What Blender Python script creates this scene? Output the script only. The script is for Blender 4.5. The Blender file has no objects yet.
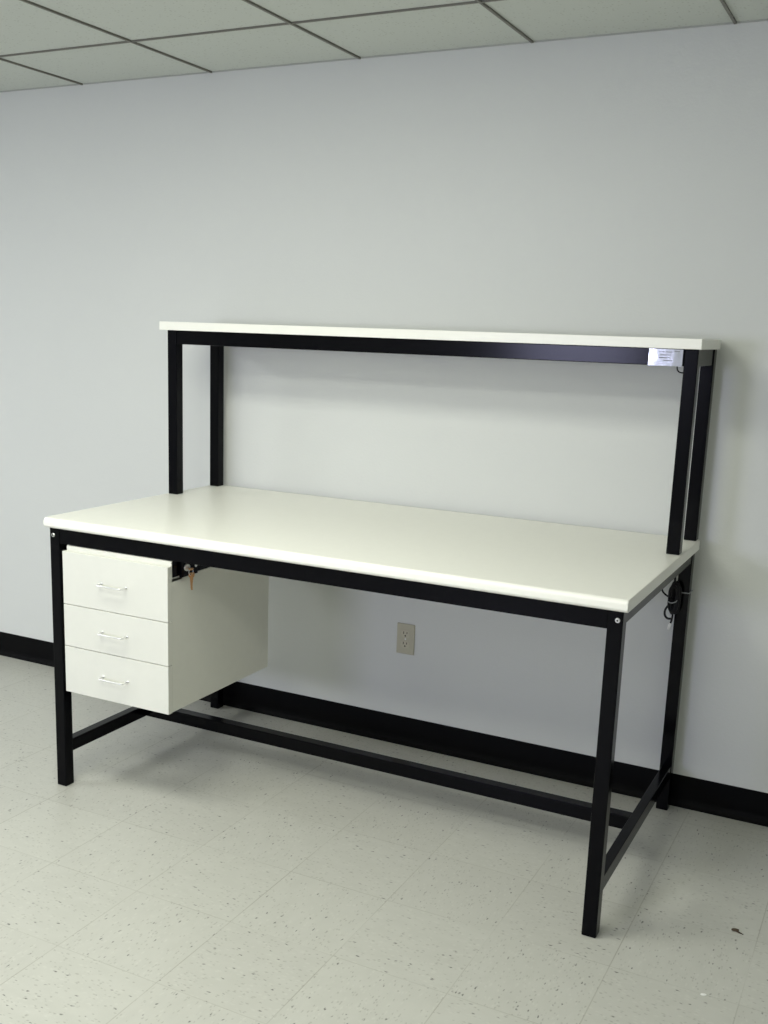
import bpy, bmesh, math, random
from mathutils import Vector, Matrix
random.seed(7)
COL = bpy.context.scene.collection

# ------------------------------------------------------------------ materials
def mat(name, color, rough=0.5, metal=0.0, spec=0.5, bump=None, vary=None, coat=0.0):
    m = bpy.data.materials.new(name); m.use_nodes = True
    nt = m.node_tree; N = nt.nodes; L = nt.links
    b = N['Principled BSDF']
    b.inputs['Base Color'].default_value = (*color, 1)
    b.inputs['Roughness'].default_value = rough
    b.inputs['Metallic'].default_value = metal
    b.inputs['Specular IOR Level'].default_value = spec
    b.inputs['Coat Weight'].default_value = coat
    tc = N.new('ShaderNodeTexCoord')
    if vary:                                    # (scale, amount) small mottling of the colour
        n = N.new('ShaderNodeTexNoise'); n.inputs['Scale'].default_value = vary[0]
        n.inputs['Detail'].default_value = 5
        L.new(tc.outputs['Object'], n.inputs['Vector'])
        r = N.new('ShaderNodeMapRange')
        r.inputs['From Min'].default_value = 0.3; r.inputs['From Max'].default_value = 0.7
        r.inputs['To Min'].default_value = 1 - vary[1]; r.inputs['To Max'].default_value = 1 + vary[1]
        L.new(n.outputs['Fac'], r.inputs['Value'])
        mx = N.new('ShaderNodeVectorMath'); mx.operation = 'SCALE'
        mx.inputs[0].default_value = color
        L.new(r.outputs['Result'], mx.inputs['Scale'])
        L.new(mx.outputs['Vector'], b.inputs['Base Color'])
    if bump:                                    # (scale, strength, distance)
        n = N.new('ShaderNodeTexNoise'); n.inputs['Scale'].default_value = bump[0]
        n.inputs['Detail'].default_value = 3
        L.new(tc.outputs['Object'], n.inputs['Vector'])
        bp = N.new('ShaderNodeBump'); bp.inputs['Strength'].default_value = bump[1]
        bp.inputs['Distance'].default_value = bump[2]
        L.new(n.outputs['Fac'], bp.inputs['Height']); L.new(bp.outputs['Normal'], b.inputs['Normal'])
    return m

M_WALL = mat('wall_paint', (0.675, 0.688, 0.662), 0.6, spec=0.3, bump=(160, 0.25, 0.002), vary=(0.8, 0.012))
M_TOP = mat('cream_laminate', (0.885, 0.88, 0.80), 0.36, bump=(700, 0.08, 0.0005), vary=(40, 0.01))
M_CAB = mat('white_laminate', (0.73, 0.73, 0.66), 0.45, vary=(30, 0.01))
M_EDGE = mat('edge_band', (0.74, 0.745, 0.68), 0.4)
M_STEEL = mat('black_powder_coat', (0.0012, 0.0012, 0.0022), 0.16, spec=0.10, bump=(900, 0.04, 0.0003))
M_BASE = mat('black_vinyl', (0.0022, 0.0022, 0.0027), 0.5, spec=0.08)
M_CORD = mat('black_rubber', (0.003, 0.003, 0.004), 0.45, spec=0.25)
M_CHROME = mat('zinc_steel', (0.75, 0.75, 0.74), 0.28, metal=1.0)
M_HANDLE = mat('satin_nickel', (0.88, 0.88, 0.87), 0.3, metal=0.75)
M_BRASS = mat('brass_key', (0.62, 0.36, 0.17), 0.38, metal=0.8)
M_OUT = mat('almond_plastic', (0.50, 0.475, 0.36), 0.42)
M_SOCK = mat('almond_plastic_socket', (0.54, 0.51, 0.39), 0.38)
M_DARK = mat('slot_shadow_plastic', (0.02, 0.018, 0.015), 0.6)
M_TIE = mat('grey_tie', (0.35, 0.36, 0.37), 0.5)
M_PLUG = mat('white_tip', (0.9, 0.9, 0.86), 0.4)
M_GRID = mat('grid_metal', (0.17, 0.165, 0.14), 0.5)
M_MOULD = mat('wall_angle_metal', (0.42, 0.43, 0.40), 0.5)
M_INK = mat('grey_ink', (0.10, 0.105, 0.11), 0.5)
M_CRUMB = mat('brown_crumb', (0.07, 0.05, 0.03), 0.8)
M_CHIP = mat('white_chip', (0.9, 0.9, 0.87), 0.4)

def foil():
    m = mat('silver_foil_label', (0.46, 0.47, 0.48), 0.10, metal=0.97)
    nt = m.node_tree; N = nt.nodes; L = nt.links; b = N['Principled BSDF']
    tc = N.new('ShaderNodeTexCoord')
    n = N.new('ShaderNodeTexNoise'); n.inputs['Scale'].default_value = 28; n.inputs['Detail'].default_value = 2
    L.new(tc.outputs['Object'], n.inputs['Vector'])
    bp = N.new('ShaderNodeBump'); bp.inputs['Strength'].default_value = 0.12; bp.inputs['Distance'].default_value = 0.002
    L.new(n.outputs['Fac'], bp.inputs['Height']); L.new(bp.outputs['Normal'], b.inputs['Normal'])
    return m
M_FOIL = foil()

TILE, FX, FY = 0.3021, 0.9600, -0.7053
def floor_mat():
    m = mat('vinyl_composition_tile', (0.6, 0.6, 0.53), 0.33, spec=0.4)
    nt = m.node_tree; N = nt.nodes; L = nt.links; b = N['Principled BSDF']
    geo = N.new('ShaderNodeNewGeometry')
    sep = N.new('ShaderNodeSeparateXYZ'); L.new(geo.outputs['Position'], sep.inputs[0])
    def math_(op, a, c=None, d=None):
        x = N.new('ShaderNodeMath'); x.operation = op
        for i, v in enumerate((a, c, d)):
            if v is None: continue
            if isinstance(v, (int, float)): x.inputs[i].default_value = v
            else: L.new(v, x.inputs[i])
        return x.outputs[0]
    u = math_('DIVIDE', math_('SUBTRACT', sep.outputs['X'], FX), TILE)
    v = math_('DIVIDE', math_('SUBTRACT', sep.outputs['Y'], FY), TILE)
    fu = math_('FRACT', math_('ADD', u, 100)); fv = math_('FRACT', math_('ADD', v, 100))
    du = math_('MINIMUM', fu, math_('SUBTRACT', 1.0, fu)); dv = math_('MINIMUM', fv, math_('SUBTRACT', 1.0, fv))
    iu = math_('FLOOR', math_('ADD', u, 100)); iv = math_('FLOOR', math_('ADD', v, 100))
    # random value per tile
    cmb = N.new('ShaderNodeCombineXYZ'); L.new(iu, cmb.inputs[0]); L.new(iv, cmb.inputs[1])
    wn = N.new('ShaderNodeTexWhiteNoise'); wn.noise_dimensions = '3D'; L.new(cmb.outputs[0], wn.inputs['Vector'])
    # alternate grain: swap/stretch coordinates per tile
    off = N.new('ShaderNodeVectorMath'); off.operation = 'SCALE'; off.inputs['Scale'].default_value = 7.0
    L.new(wn.outputs['Color'], off.inputs[0])
    add = N.new('ShaderNodeVectorMath'); add.operation = 'ADD'
    L.new(geo.outputs['Position'], add.inputs[0]); L.new(off.outputs[0], add.inputs[1])
    par = math_('MODULO', math_('ADD', iu, iv), 2.0)
    sw = N.new('ShaderNodeMapping'); sw.inputs['Scale'].default_value = (1, 2.1, 1); L.new(add.outputs[0], sw.inputs[0])
    sw2 = N.new('ShaderNodeMapping'); sw2.inputs['Scale'].default_value = (2.1, 1, 1); L.new(add.outputs[0], sw2.inputs[0])
    mv = N.new('ShaderNodeMix'); mv.data_type = 'VECTOR'; L.new(par, mv.inputs['Factor'])
    L.new(sw.outputs[0], mv.inputs[4]); L.new(sw2.outputs[0], mv.inputs[5])
    P = mv.outputs[1]
    def chips(scale, lo, hi, thr):
        """soft-edged flecks: voronoi cells where the cell's own random value passes a threshold"""
        vo = N.new('ShaderNodeTexVoronoi'); vo.inputs['Scale'].default_value = scale
        nz = N.new('ShaderNodeTexNoise'); nz.inputs['Scale'].default_value = scale * 1.3
        L.new(P, nz.inputs['Vector'])
        mxx = N.new('ShaderNodeVectorMath'); mxx.operation = 'MULTIPLY_ADD'
        mxx.inputs[1].default_value = (0.9 / scale,) * 3
        L.new(nz.outputs['Color'], mxx.inputs[0]); L.new(P, mxx.inputs[2])
        L.new(mxx.outputs[0], vo.inputs['Vector'])
        near = N.new('ShaderNodeMapRange'); near.inputs['From Min'].default_value = hi
        near.inputs['From Max'].default_value = lo; L.new(vo.outputs['Distance'], near.inputs['Value'])
        sc_ = N.new('ShaderNodeSeparateColor'); L.new(vo.outputs['Color'], sc_.inputs[0])
        return math_('MULTIPLY', near.outputs[0], math_('GREATER_THAN', sc_.outputs[0], thr))
    dark = chips(56, 0.10, 0.34, 0.915)
    mid = chips(80, 0.14, 0.42, 0.74)
    light = chips(60, 0.15, 0.5, 0.75)
    n = N.new('ShaderNodeTexNoise'); n.inputs['Scale'].default_value = 14; n.inputs['Detail'].default_value = 6
    L.new(P, n.inputs['Vector'])
    def mix(fac, c1, c2):
        x = N.new('ShaderNodeMix'); x.data_type = 'RGBA'
        if isinstance(fac, (int, float)): x.inputs['Factor'].default_value = fac
        else: L.new(fac, x.inputs['Factor'])
        for idx, c in ((6, c1), (7, c2)):
            if isinstance(c, tuple): x.inputs[idx].default_value = (*c, 1)
            else: L.new(c, x.inputs[idx])
        return x.outputs[2]
    base = mix(n.outputs['Fac'], (0.485, 0.485, 0.435), (0.565, 0.563, 0.51))
    base = mix(math_('MULTIPLY', wn.outputs['Value'], 0.3), base, (0.47, 0.465, 0.42))
    base = mix(math_('MULTIPLY', light, 0.16), base, (0.74, 0.74, 0.67))
    base = mix(math_('MULTIPLY', mid, 0.5), base, (0.24, 0.235, 0.20))
    base = mix(math_('MULTIPLY', dark, 0.9), base, (0.06, 0.06, 0.055))
    jw = 0.0013 / TILE
    jn = N.new('ShaderNodeTexNoise'); jn.inputs['Scale'].default_value = 3.0; L.new(geo.outputs['Position'], jn.inputs['Vector'])
    jmod = N.new('ShaderNodeMapRange'); jmod.inputs['From Min'].default_value = 0.35; jmod.inputs['From Max'].default_value = 0.65
    jmod.inputs['To Min'].default_value = 0.08; jmod.inputs['To Max'].default_value = 0.6; L.new(jn.outputs['Fac'], jmod.inputs['Value'])
    ju = math_('MULTIPLY', math_('LESS_THAN', du, jw), 0.85); jv = math_('MULTIPLY', math_('LESS_THAN', dv, jw), 0.6)
    joint = math_('MULTIPLY', math_('MAXIMUM', ju, jv), jmod.outputs[0])
    base = mix(joint, base, (0.22, 0.21, 0.16))
    L.new(base, b.inputs['Base Color'])
    # gently wavy waxed surface
    w = N.new('ShaderNodeTexNoise'); w.inputs['Scale'].default_value = 9; L.new(geo.outputs['Position'], w.inputs['Vector'])
    bp = N.new('ShaderNodeBump'); bp.inputs['Strength'].default_value = 0.15; bp.inputs['Distance'].default_value = 0.004
    L.new(w.outputs['Fac'], bp.inputs['Height']); L.new(bp.outputs['Normal'], b.inputs['Normal'])
    rr = N.new('ShaderNodeMapRange'); rr.inputs['To Min'].default_value = 0.28; rr.inputs['To Max'].default_value = 0.45
    L.new(n.outputs['Fac'], rr.inputs['Value']); L.new(rr.outputs[0], b.inputs['Roughness'])
    return m
M_FLOOR = floor_mat()

def ceiling_mat():
    m = mat('mineral_fibre_panel', (0.56, 0.585, 0.52), 0.9, spec=0.1)
    nt = m.node_tree; N = nt.nodes; L = nt.links; b = N['Principled BSDF']
    tc = N.new('ShaderNodeTexCoord')
    v = N.new('ShaderNodeTexVoronoi'); v.inputs['Scale'].default_value = 90; L.new(tc.outputs['Object'], v.inputs['Vector'])
    sc_ = N.new('ShaderNodeSeparateColor'); L.new(v.outputs['Color'], sc_.inputs[0])
    g = N.new('ShaderNodeMath'); g.operation = 'GREATER_THAN'; g.inputs[1].default_value = 0.7; L.new(sc_.outputs[0], g.inputs[0])
    r = N.new('ShaderNodeMapRange'); r.inputs['From Min'].default_value = 0.35; r.inputs['From Max'].default_value = 0.15
    L.new(v.outputs['Distance'], r.inputs['Value'])
    p = N.new('ShaderNodeMath'); p.operation = 'MULTIPLY'; L.new(g.outputs[0], p.inputs[0]); L.new(r.outputs[0], p.inputs[1])
    q = N.new('ShaderNodeMath'); q.operation = 'MULTIPLY'; q.inputs[1].default_value = 0.35; L.new(p.outputs[0], q.inputs[0])
    x = N.new('ShaderNodeMix'); x.data_type = 'RGBA'; L.new(q.outputs[0], x.inputs['Factor'])
    x.inputs[6].default_value = (0.60, 0.63, 0.59, 1); x.inputs[7].default_value = (0.25, 0.25, 0.2, 1)
    L.new(x.outputs[2], b.inputs['Base Color'])
    return m
M_CEIL = ceiling_mat()

# ------------------------------------------------------------------ mesh helpers
def finish(name, bm, m, parent=None, smooth=False, **props):
    bmesh.ops.recalc_face_normals(bm, faces=bm.faces)
    me = bpy.data.meshes.new(name); bm.to_mesh(me); bm.free()
    me.materials.append(m)
    if smooth:
        for p in me.polygons: p.use_smooth = True
    o = bpy.data.objects.new(name, me); COL.objects.link(o)
    if parent is not None: o.parent = parent
    for k, v in props.items(): o[k] = v
    return o

def add_box(bm, a, b, bev=0.0, seg=2):
    t = bmesh.new()
    (x0, y0, z0), (x1, y1, z1) = a, b
    vs = [t.verts.new(p) for p in ((x0,y0,z0),(x1,y0,z0),(x1,y1,z0),(x0,y1,z0),(x0,y0,z1),(x1,y0,z1),(x1,y1,z1),(x0,y1,z1))]
    for f in ((3,2,1,0),(4,5,6,7),(0,1,5,4),(1,2,6,5),(2,3,7,6),(3,0,4,7)): t.faces.new([vs[i] for i in f])
    if bev > 0: bmesh.ops.bevel(t, geom=list(t.edges), offset=bev, segments=seg, profile=0.5, affect='EDGES')
    tmp = bpy.data.meshes.new('tmp'); t.to_mesh(tmp); t.free(); bm.from_mesh(tmp); bpy.data.meshes.remove(tmp)

def box(name, a, b, m, parent=None, bev=0.002, seg=2, **props):
    bm = bmesh.new(); add_box(bm, a, b, bev, seg)
    return finish(name, bm, m, parent, **props)

def tube_along(bm, pts, r, seg=10, cap=True):
    """sweep a circle along a smooth polyline"""
    P = [Vector(p) for p in pts]
    rings = []; prev = None
    for i, p in enumerate(P):
        d = (P[min(i+1, len(P)-1)] - P[max(i-1, 0)]).normalized()
        if prev is None:
            up = Vector((0,0,1)) if abs(d.z) < 0.9 else Vector((1,0,0))
            n = d.cross(up).normalized()
        else:
            n = (prev - d * prev.dot(d)).normalized()
        prev = n; b = d.cross(n)
        rr = r[i] if isinstance(r, (list, tuple)) else r
        rings.append([bm.verts.new(p + (n*math.cos(2*math.pi*k/seg) + b*math.sin(2*math.pi*k/seg))*rr) for k in range(seg)])
    for A, B in zip(rings, rings[1:]):
        for k in range(seg): bm.faces.new((A[k], A[(k+1)%seg], B[(k+1)%seg], B[k]))
    if cap:
        bm.faces.new(rings[0][::-1]); bm.faces.new(rings[-1])

def catmull(pts, n=8):
    P = [Vector(p) for p in pts]; P = [2*P[0]-P[1]] + P + [2*P[-1]-P[-2]]; out = []
    for i in range(1, len(P)-2):
        a, b, c, d = P[i-1:i+3]
        for k in range(n):
            t = k/n
            out.append(0.5*((2*b)+(c-a)*t+(2*a-5*b+4*c-d)*t*t+(3*b-a-3*c+d)*t*t*t))
    out.append(P[-2]); return out

def extrude_profile(bm, prof, axis, a0, a1):
    """closed profile of (u,v); axis 'x': u=y v=z"""
    f = (lambda u, v, a: (a, u, v)) if axis == 'x' else (lambda u, v, a: (u, a, v))
    A = [bm.verts.new(f(u, v, a0)) for u, v in prof]; B = [bm.verts.new(f(u, v, a1)) for u, v in prof]
    n = len(prof)
    for i in range(n): bm.faces.new((A[i], A[(i+1)%n], B[(i+1)%n], B[i]))
    bm.faces.new(A[::-1]); bm.faces.new(B)

def disc(bm, c, axis, r, depth, seg=24, bev=0.0):
    """short cylinder from c along axis"""
    a = Vector(axis).normalized(); c = Vector(c)
    if bev: pts = [c, c+a*(depth-bev), c+a*depth]; rad = [r, r, r-bev]
    else: pts = [c, c+a*depth]; rad = [r, r]
    tube_along(bm, pts, rad, seg)

def empty(name, loc, label, cat, group=None):
    o = bpy.data.objects.new(name, None); COL.objects.link(o)
    o.location = loc; o.empty_display_size = 0.1
    o['label'] = label; o['category'] = cat
    if group: o['group'] = group
    return o

def adopt(root):
    """parts are modelled in room coordinates: keep them there under a root that stands elsewhere"""
    bpy.context.view_layer.update()
    for c in root.children: c.matrix_parent_inverse = root.matrix_world.inverted()

# ------------------------------------------------------------------ room shell
YW, ZC = 0.928, 2.386
RX0, RX1, RY0 = -3.6, 4.4, -5.2
box('floor', (RX0-.1, RY0-.1, -0.06), (RX1+.1, YW+.1, 0.0), M_FLOOR, bev=0, kind='structure')
box('ceiling', (RX0-.1, RY0-.1, ZC), (RX1+.1, YW+.1, ZC+0.05), M_CEIL, bev=0, kind='structure')
box('wall_back', (RX0-.1, YW, 0), (RX1+.1, YW+0.1, ZC), M_WALL, bev=0, kind='structure')
box('wall_left', (RX0-.1, RY0, 0), (RX0, YW, ZC), M_WALL, bev=0, kind='structure')
box('wall_right', (RX1, RY0, 0), (RX1+.1, YW, ZC), M_WALL, bev=0, kind='structure')
box('wall_front', (RX0-.1, RY0-.1, 0), (RX1+.1, RY0, ZC), M_WALL, bev=0, kind='structure')

def cove(name, x0, x1):
    y = YW; prof = [(y, 0), (y-0.017, 0), (y-0.0165, 0.0025), (y-0.012, 0.007), (y-0.0065, 0.014), (y-0.0035, 0.024),
                    (y-0.003, 0.030), (y-0.003, 0.1025), (y-0.002, 0.1050), (y, 0.1058)]
    bm = bmesh.new(); extrude_profile(bm, prof, 'x', x0, x1)
    return finish(name, bm, M_BASE, kind='structure')
cove('baseboard_back', RX0, RX1)

# suspended-ceiling grid: inverted tees showing a narrow flange below the panels
G, GX, GY = 0.6027, -0.6458, 0.4791
bm = bmesh.new()
k0 = math.ceil((RX0-GX)/G)
for k in range(k0, int((RX1-GX)/G)+1):
    x = GX+k*G; add_box(bm, (x-0.0038, RY0, ZC-0.006), (x+0.0038, YW-0.004, ZC+0.001))
for k in range(0, 10):
    y = GY-k*G
    if y < RY0: break
    add_box(bm, (RX0, y-0.0030, ZC-0.0055), (RX1, y+0.0030, ZC+0.001))
finish('trim_1', bm, M_GRID, kind='structure')
box('trim_2', (RX0, YW-0.006, ZC-0.004), (RX1, YW, ZC), M_MOULD, bev=0, kind='structure')

# ------------------------------------------------------------------ workbench
S = 0.038
W, D = 1.804, 0.8995
ZT, ZT0, ZR = 0.8941, 0.862, 0.8143
bench = empty('workbench', (0.9, 0.45, 0), 'long cream-topped workbench on a black steel frame with a raised rear shelf', 'workbench')

def leg(x, y, bolt):
    o = box('leg', (x, y, 0.0), (x+S, y+S, ZT0), M_STEEL, bench, 0.0025)
    if bolt:
        b = bmesh.new()
        cx, cz = x+S/2 - (0.004 if x < 1 else -0.006), 0.8395
        disc(b, (cx, y+0.001, cz), (0, -1, 0), 0.0065, 0.004, 20, 0.0015)
        bo = finish('bolt', b, M_CHROME, o, label='zinc button bolt')
        b2 = bmesh.new(); disc(b2, (cx, y-0.0028, cz), (0, -1, 0), 0.0028, 0.0007, 6)
        # hex recess shown by a dark insert joined into the bolt's own mesh
        bo.data.materials.append(M_DARK)
        me = bpy.data.meshes.new('r'); b2.to_mesh(me); b2.free()
        bb = bmesh.new(); bb.from_mesh(bo.data); n = len(bb.faces); bb.from_mesh(me)
        bb.faces.ensure_lookup_table()
        for f in bb.faces[n:]: f.material_index = 1
        bb.to_mesh(bo.data); bb.free(); bpy.data.meshes.remove(me)
    return o
leg(0, 0, True); leg(W-S, 0, True); leg(0, D-S, False); leg(W-S, D-S, False)

def rail(a, b, name='apron_rail', bev=0.002): return box(name, a, b, M_STEEL, bench, bev)
rail((S, 0.002, ZR), (W-S, 0.027, ZT0))
rail((S, D-0.027, ZR), (W-S, D-0.002, ZT0))
rail((0.002, S, ZR+0.01), (0.027, D-S, ZT0))
rail((W-0.027, S, ZR+0.01), (W-0.002, D-S, ZT0))
SZ0, SZ1 = 0.1125, 0.155
rail((0.004, S, SZ0), (S-0.002, D-S, SZ1), 'stretcher')
rail((W-0.029, S, SZ0), (W-0.002, D-S, SZ1), 'stretcher')
rail((S-0.003, 0.418, SZ0), (W-0.028, 0.456, SZ1), 'stretcher')

# worktop: post-formed bull-nose front, square back
TX0, TX1, TY0, TY1 = -0.014, 1.8148, -0.011, 0.9033
def worktop():
    h = ZT-ZT0; r = 0.0125; prof = []
    for k in range(9):
        a = math.pi/2 + k/8*math.pi/2
        prof.append((TY0+r+r*math.cos(a), ZT-r+r*math.sin(a)))
    r2 = 0.010
    for k in range(9):
        a = math.pi + k/8*math.pi/2
        prof.append((TY0+r2+r2*math.cos(a), ZT0+r2+r2*math.sin(a)))
    prof += [(TY1-0.001, ZT0), (TY1, ZT0+0.001), (TY1, ZT-0.001), (TY1-0.001, ZT)]
    bm = bmesh.new(); extrude_profile(bm, prof, 'x', TX0, TX1)
    ends = [e for e in bm.edges if all(abs(v.co.x-TX0) < 1e-6 for v in e.verts) or all(abs(v.co.x-TX1) < 1e-6 for v in e.verts)]
    bmesh.ops.bevel(bm, geom=ends, offset=0.0015, segments=2, affect='EDGES')
    return finish('worktop', bm, M_TOP, bench, label='cream laminate top with a rounded front edge')
worktop()
# riser posts and shelf
PX0, PX1 = -0.0065, 1.8088
for (x, y) in ((PX0, 0.6103), (PX1-S, 0.6103), (PX0, 0.9033-S), (PX1-S, 0.9033-S)):
    box('riser_post', (x, y, ZT), (x+S, y+S, 1.4736), M_STEEL, bench, 0.0025)
SR = 1.4261
rail((PX0+S, 0.612, SR), (PX1-S, 0.637, 1.4736), 'shelf_rail')
rail((PX0+S, 0.876, SR), (PX1-S, 0.901, 1.4736), 'shelf_rail')
rail((PX0+0.003, 0.6103+S, SR), (PX0+0.028, 0.9033-S, 1.4736), 'shelf_rail')
rail((PX1-0.028, 0.6103+S, SR), (PX1-0.003, 0.9033-S, 1.4736), 'shelf_rail')
box('shelf', (-0.032, 0.598, 1.4736), (1.8170, 0.9045, 1.5024), M_TOP, bench, 0.0012, label='cream laminate shelf board')

# foil label on the shelf rail
plate = box('nameplate', (1.6722, 0.6106, SR-0.001), (1.7668, 0.6121, 1.4725), M_FOIL, bench, 0.0006,
            label='silver foil maker label with lines of small print')
bm = bmesh.new()
for (u0, u1, v) in ((.28,.46,.80),(.50,.70,.80),(.34,.66,.62),(.36,.62,.46),(.30,.40,.46),(.44,.70,.30),(.74,.9,.84)):
    add_box(bm, (1.6722+u0*.0946, 0.61035, SR+v*.0475-0.0008), (1.6722+u1*.0946, 0.6107, SR+v*.0475+0.0008))
finish('print_line', bm, M_INK, plate, label='rows of tiny grey print')
# loop of thin wire under the shelf rail next to the right post
bm = bmesh.new()
tube_along(bm, catmull([(1.7475, 0.641, 1.436), (1.7478, 0.645, 1.418), (1.752, 0.648, 1.4105), (1.7605, 0.648, 1.4075), (1.772, 0.652, 1.408), (1.784, 0.66, 1.413), (1.790, 0.662, 1.44)], 8), 0.0021, 8)
finish('wire_loop', bm, M_CORD, bench, True, label='short black wire loop')

# cabinet hanger channels under the worktop
CX0, CX1, CYF, CZ0, CZ1 = 0.0681, 0.4727, -0.02, 0.3427, 0.7987
BZ = 0.7600
for x in (CX0+0.012, CX1-0.038):
    rail((x, 0.053, BZ), (x+0.036, 0.62, ZT0), 'cabinet_hanger')
rail((CX1, 0.0010, BZ+0.005), (CX1+0.004, 0.056, ZR-0.0005), 'hanger_plate', 0.001)
adopt(bench)

# ------------------------------------------------------------------ drawer cabinet
cab = empty('drawer_cabinet', ((CX0+CX1)/2, 0.27, CZ0), 'white three-drawer cabinet hung below the left end of the workbench', 'cabinet')
bm = bmesh.new()
FT = 0.0185
add_box(bm, (CX0+0.001, CYF+FT+0.001, CZ0+0.001), (CX1-0.001, 0.538, BZ), 0.0012)
add_box(bm, (CX0+0.001, CYF+FT+0.0006, BZ-0.01), (CX1-0.001, 0.052, 0.8125), 0.001)
finish('cabinet_body', bm, M_CAB, cab)
hs = (0.1683, 0.1360); g = 0.0020
edges = [CZ1, CZ1-hs[0], CZ1-hs[0]-hs[1], CZ0]
hx = (CX0+CX1)/2
for i in range(3):
    zt, zb = edges[i], edges[i+1]
    if i: zt -= g/2
    if i < 2: zb += g/2
    d = box('drawer', (CX0, CYF, zb), (CX1, CYF+FT, zt), M_CAB, cab, 0.0012)
    zc = (zt+zb)/2
    if i == 0: zc = 0.7155
    hb = bmesh.new()
    hw, pr, rr = 0.0475, 0.028, 0.0030
    pts = [(hx-hw, CYF+0.001, zc)]
    pts += [(hx-hw, CYF-pr+0.010, zc)]
    for k in range(1, 6):
        a = k/6*math.pi/2; pts.append((hx-hw+0.010-0.010*math.cos(a), CYF-pr+0.010-0.010*math.sin(a), zc))
    pts.append((hx-hw+0.010, CYF-pr, zc)); pts.append((hx+hw-0.010, CYF-pr, zc))
    for k in range(1, 6):
        a = k/6*math.pi/2; pts.append((hx+hw-0.010+0.010*math.sin(a), CYF-pr+0.010-0.010*math.cos(a), zc))
    pts += [(hx+hw, CYF-pr+0.010, zc), (hx+hw, CYF+0.001, zc)]
    tube_along(hb, pts, rr, 10)
    for sx in (-1, 1): disc(hb, (hx+sx*hw, CYF+0.0003, zc), (0, -1, 0), 0.0045, 0.002, 16, 0.0007)
    finish('handle', hb, M_HANDLE, d, True, label='thin satin wire pull')
# lock barrel on a small black bracket beside the top drawer
lk = box('lock_bracket', (CX1+0.0035, 0.030, 0.7602), (CX1+0.014, 0.110, 0.812), M_STEEL, cab, 0.0015, label='black lock bracket')
bm = bmesh.new()
disc(bm, (CX1+0.012, 0.052, 0.789), (1, -0.35, 0), 0.0105, 0.010, 24, 0.0015)
finish('lock_barrel', bm, M_CHROME, lk, False, label='chrome lock barrel')
bm = bmesh.new()
disc(bm, (CX1+0.013, 0.100, 0.786), (1, 0, 0), 0.0055, 0.003, 16, 0.001)
finish('screw', bm, M_CHROME, lk, False, label='small bright screw')
adopt(cab)

# keys hanging from the lock
KX, KY = CX1+0.0245, 0.056
keys = empty('key_pair', (KX, KY, 0.765), 'pair of small brass keys hanging from the cabinet lock', 'key')
def key(name, loc, ang, blade, m=M_BRASS):
    bm = bmesh.new()
    # bow with hole, shank and toothed blade, cut as one outline 1.8 mm thick (u along y, v down)
    n = 20; t = 0.0018
    outer = [(0.0072*math.cos(2*math.pi*k/n), 0.0078*math.sin(2*math.pi*k/n)) for k in range(n)]
    inner = [(0.003*math.cos(2*math.pi*k/n), 0.003+0.003*math.sin(2*math.pi*k/n)) for k in range(n)]
    for sx in (0, t):
        pass
    A = [bm.verts.new((0, u, v)) for u, v in outer]; B = [bm.verts.new((0, u, v)) for u, v in inner]
    A2 = [bm.verts.new((t, u, v)) for u, v in outer]; B2 = [bm.verts.new((t, u, v)) for u, v in inner]
    for k in range(n):
        j = (k+1) % n
        bm.faces.new((A[k], A[j], B[j], B[k])); bm.faces.new((A2[k], B2[k], B2[j], A2[j]))
        bm.faces.new((A[k], A2[k], A2[j], A[j])); bm.faces.new((B[k], B[j], B2[j], B2[k]))
    prof = [(-0.0032, -0.0070), (0.0032, -0.0070), (0.0032, -0.014)]
    for k in range(5):
        z = -0.014-k*blade/5
        prof += [(0.0032, z-0.001), (0.0018, z-blade/10-0.0005), (0.0032, z-blade/5+0.0003)]
    prof += [(0.0005, -0.016-blade), (-0.0032, -0.0145-blade)]
    a = [bm.verts.new((0.0002, u, v)) for u, v in prof]; b = [bm.verts.new((t-0.0002, u, v)) for u, v in prof]
    for k in range(len(prof)):
        j = (k+1) % len(prof); bm.faces.new((a[k], a[j], b[j], b[k]))
    bm.faces.new(a[::-1]); bm.faces.new(b)
    Mx = Matrix.Translation(loc) @ Matrix.Rotation(ang[2], 4, 'Z') @ Matrix.Rotation(ang[0], 4, 'X') @ Matrix.Rotation(ang[1], 4, 'Y')
    bmesh.ops.transform(bm, matrix=Mx, verts=bm.verts)
    return finish(name, bm, m, keys)
# inserted key: blade into the barrel
key('key', (KX+0.008, KY-0.006, 0.787), (0.25, math.pi/2, -0.35), 0.003)
key('key', (KX+0.004, KY-0.002, 0.7655), (0.08, 0, -0.5), 0.030)
key('key', (KX+0.007, KY+0.003, 0.7665), (-0.13, 0, -0.2), 0.026)
bm = bmesh.new()
ring = [(KX+0.006, KY-0.003+0.0105*math.cos(a), 0.7765+0.0105*math.sin(a)) for a in [2*math.pi*k/28 for k in range(29)]]
tube_along(bm, ring, 0.0009, 8, cap=False)
finish('key_ring', bm, M_CHROME, keys, True)
adopt(keys)

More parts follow.
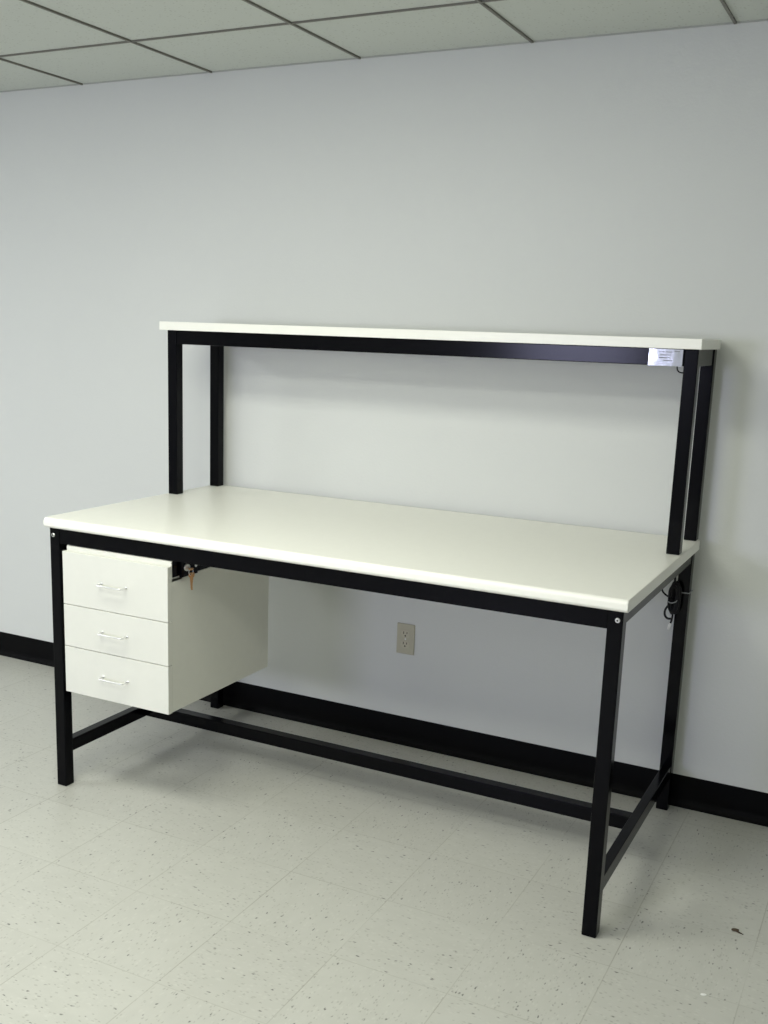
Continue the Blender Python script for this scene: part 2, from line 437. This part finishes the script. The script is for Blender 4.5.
# ------------------------------------------------------------------ wall outlet
out = empty('wall_outlet', (0.8175, YW, 0.405), 'almond duplex wall outlet below the worktop on the back wall', 'outlet')
OX, OZ = 0.8165, 0.4040
bm = bmesh.new()
add_box(bm, (OX-0.035, YW-0.0055, OZ-0.057), (OX+0.035, YW, OZ+0.057), 0.0025, 3)
pl = finish('cover_plate', bm, M_OUT, out)
for dz in (0.0195, -0.0195):
    bm = bmesh.new(); n = 32; r = 0.0172; prof = []
    for k in range(n):
        a = 2*math.pi*k/n; prof.append((OX+r*math.cos(a), OZ+dz+max(-0.0138, min(0.0138, r*math.sin(a)))))
    A = [bm.verts.new((x, YW-0.0050, z)) for x, z in prof]; B = [bm.verts.new((x, YW-0.0078, z)) for x, z in prof]
    for k in range(n): bm.faces.new((A[k], A[(k+1)%n], B[(k+1)%n], B[k]))
    bm.faces.new(A); bm.faces.new(B[::-1])
    so = finish('receptacle', bm, M_SOCK, out)
    bm = bmesh.new()
    add_box(bm, (OX-0.0078, YW-0.0081, OZ+dz-0.0005), (OX-0.0052, YW-0.0070, OZ+dz+0.0088))
    add_box(bm, (OX+0.0052, YW-0.0081, OZ+dz+0.0006), (OX+0.0078, YW-0.0070, OZ+dz+0.0080))
    disc(bm, (OX, YW-0.0070, OZ+dz-0.0068), (0, -1, 0), 0.0030, 0.0011, 14)
    finish('slot', bm, M_DARK, so)
bm = bmesh.new(); disc(bm, (OX, YW-0.0052, OZ), (0, -1, 0), 0.0033, 0.0014, 16, 0.0005)
finish('screw', bm, M_CHROME, out)
adopt(out)

# ------------------------------------------------------------------ power cord bundled on the right rear leg
cord = empty('power_cord', (1.757, 0.85, 0.62), 'coiled black power cord tied to the right rear leg below the worktop', 'cord')
bm = bmesh.new()
bx, by, bz = 1.7655, 0.842, 0.715
R2 = random.Random(3)
for k in range(9):                                     # long flattened loops of the coil
    ox = R2.uniform(-0.005, 0.006); oy = R2.uniform(-0.012, 0.010); hw = R2.uniform(0.004, 0.0115)
    top = bz+R2.uniform(0.036, 0.052); bot = bz-R2.uniform(0.040, 0.056)
    ring = [(bx+ox-hw, by+oy, bz), (bx+ox-hw*.9, by+oy-.002, top-.015), (bx+ox, by+oy, top), (bx+ox+hw*.9, by+oy+.003, top-.015),
            (bx+ox+hw, by+oy+.003, bz), (bx+ox+hw*.9, by+oy, bot+.015), (bx+ox, by+oy-.002, bot), (bx+ox-hw*.9, by+oy, bot+.015), (bx+ox-hw, by+oy, bz)]
    tube_along(bm, catmull(ring, 5), 0.0036, 8)
# lead from the bundle up to the under side of the worktop, hanging loop, loose tail
tube_along(bm, catmull([(1.722, 0.800, 0.815), (1.722, 0.825, 0.770), (1.7265, 0.838, 0.735), (1.7345, 0.842, 0.722), (1.748, 0.842, 0.714)], 8), 0.0030, 8)
tube_along(bm, catmull([(1.762, 0.84, 0.750), (1.7625, 0.837, 0.785), (1.7625, 0.834, 0.826)], 8), 0.0034, 8)
tube_along(bm, catmull([(1.762, 0.838, 0.700), (1.750, 0.834, 0.688), (1.742, 0.833, 0.672), (1.743, 0.833, 0.656), (1.752, 0.833, 0.6475), (1.766, 0.836, 0.648)], 8), 0.0034, 8)
tube_along(bm, catmull([(1.766, 0.832, 0.680), (1.7665, 0.831, 0.660), (1.7650, 0.831, 0.644), (1.7620, 0.831, 0.633)], 8), 0.0030, 8)
finish('cord', bm, M_CORD, cord, True)
bm = bmesh.new()
tube_along(bm, [(1.7625, 0.831, 0.6345), (1.760, 0.831, 0.626), (1.7565, 0.831, 0.613)], [0.0042, 0.0048, 0.0034], 12)
finish('cord_tip', bm, M_PLUG, cord, True, label='white capped end')
bm = bmesh.new()
tube_along(bm, catmull([(1.7505, 0.842, 0.706), (1.752, 0.8255, 0.702), (1.762, 0.822, 0.701), (1.774, 0.826, 0.706), (1.7755, 0.845, 0.714), (1.777, 0.8585, 0.722),
                        (1.780, 0.8592, 0.728), (1.793, 0.8592, 0.7295), (1.8055, 0.8592, 0.7300), (1.8065, 0.885, 0.7305), (1.805, 0.901, 0.731), (1.768, 0.902, 0.724), (1.7635, 0.880, 0.712), (1.753, 0.862, 0.708), (1.7505, 0.842, 0.706)], 6), 0.0017, 6)
finish('cable_tie', bm, M_TIE, cord, True, label='grey plastic tie')
adopt(cord)

# ------------------------------------------------------------------ two bits of litter on the floor
bm = bmesh.new()
bmesh.ops.create_icosphere(bm, subdivisions=2, radius=1.0)
for v in bm.verts: v.co = Vector((v.co.x*0.0085+0.003*v.co.y, v.co.y*0.0055, v.co.z*0.003+0.0028))*(1+0.25*R2.random())
o = finish('floor_crumb', bm, M_CRUMB, None, True); o.location = (2.1115, 0.2235, 0.0)
bb = bmesh.new(); bb.from_mesh(o.data)
tube_along(bb, [(0.004, -0.002, 0.002), (0.012, -0.006, 0.002), (0.022, -0.009, 0.0012)], [0.0022, 0.002, 0.0008], 6)
bb.to_mesh(o.data); bb.free()
for p in o.data.polygons: p.use_smooth = True
o['label'] = 'tiny brown crumb on the floor right of the workbench'; o['category'] = 'crumb'
bm = bmesh.new()
bmesh.ops.create_icosphere(bm, subdivisions=2, radius=1.0)
for v in bm.verts: v.co = Vector((v.co.x*0.0075, v.co.y*0.0048+0.002*v.co.x, v.co.z*0.0012+0.0012))
o = finish('paper_chip', bm, M_CHIP, None, True); o.location = (2.09, -0.1041, 0.0)
o['label'] = 'tiny white chip lying on the floor near the bottom right'; o['category'] = 'chip'

# ------------------------------------------------------------------ light
def area(name, loc, rot, sx, sy, power, color, spread=180):
    l = bpy.data.lights.new(name, 'AREA'); l.shape = 'RECTANGLE'; l.size = sx; l.size_y = sy
    l.energy = power; l.color = color; l.spread = math.radians(spread)
    o = bpy.data.objects.new(name, l); COL.objects.link(o); o.location = loc; o.rotation_euler = rot
    return o
TUBE = (0.985, 1.0, 0.89)
area('troffer_or_fill', (1.35, -2.1, ZC-0.012), (0, 0, 0), 1.2, 0.5, 33, TUBE)
area('troffer_or_fill', (0.50, -0.95, ZC-0.012), (0, 0, 0), 1.2, 0.5, 28, TUBE)  # unseen fill light, added to brighten the worktop and the wall behind it
area('troffer_or_fill', (-2.35, -1.5, ZC-0.012), (0, 0, 0), 0.6, 1.2, 44, (0.96, 0.99, 1.0))
area('troffer_or_fill', (-1.9, -3.9, ZC-0.012), (0, 0, 0), 0.6, 1.2, 22, (0.98, 1.0, 0.96))
area('troffer_or_fill', (1.35, -4.2, ZC-0.012), (0, 0, 0), 0.6, 1.2, 8, TUBE)
area('window_daylight', (-0.22, RY0+0.02, 1.42), (math.radians(90), 0, 0), 1.0, 0.6, 54, (0.66, 0.67, 1.0))
w = bpy.data.worlds.new('World'); bpy.context.scene.world = w; w.use_nodes = True
w.node_tree.nodes['Background'].inputs[0].default_value = (0.8, 0.9, 1, 1)
w.node_tree.nodes['Background'].inputs[1].default_value = 0.3

# ------------------------------------------------------------------ camera
cd = bpy.data.cameras.new('Camera'); cam = bpy.data.objects.new('Camera', cd); COL.objects.link(cam)
yaw, pitch, roll, f, px, py = 0.4718, -0.2140, 0.0326, 1068.0, 362.6, 560.2
sy, cy, cp, sp = math.sin(yaw), math.cos(yaw), math.cos(pitch), math.sin(pitch)
fw = Vector((-sy*cp, cy*cp, sp)); rt = Vector((cy, sy, 0)); up = rt.cross(fw)
c, s = math.cos(roll), math.sin(roll)
r_ = rt*c+up*s; u_ = -rt*s+up*c
m = Matrix((r_, u_, -fw)).transposed().to_4x4(); m.translation = Vector((2.3651, -2.4746, 1.5022))
cam.matrix_world = m
cd.sensor_fit = 'AUTO'; cd.sensor_width = 36.0; cd.lens = f/1024*36.0
cd.shift_x = (384-px)/1024; cd.shift_y = (py-512)/1024
cd.clip_start = 0.05
sc = bpy.context.scene; sc.camera = cam
sc.view_settings.view_transform = 'Standard'; sc.view_settings.look = 'None'
sc.view_settings.gamma = 1; sc.view_settings.use_curve_mapping = False
sc.view_settings.exposure = 0.04
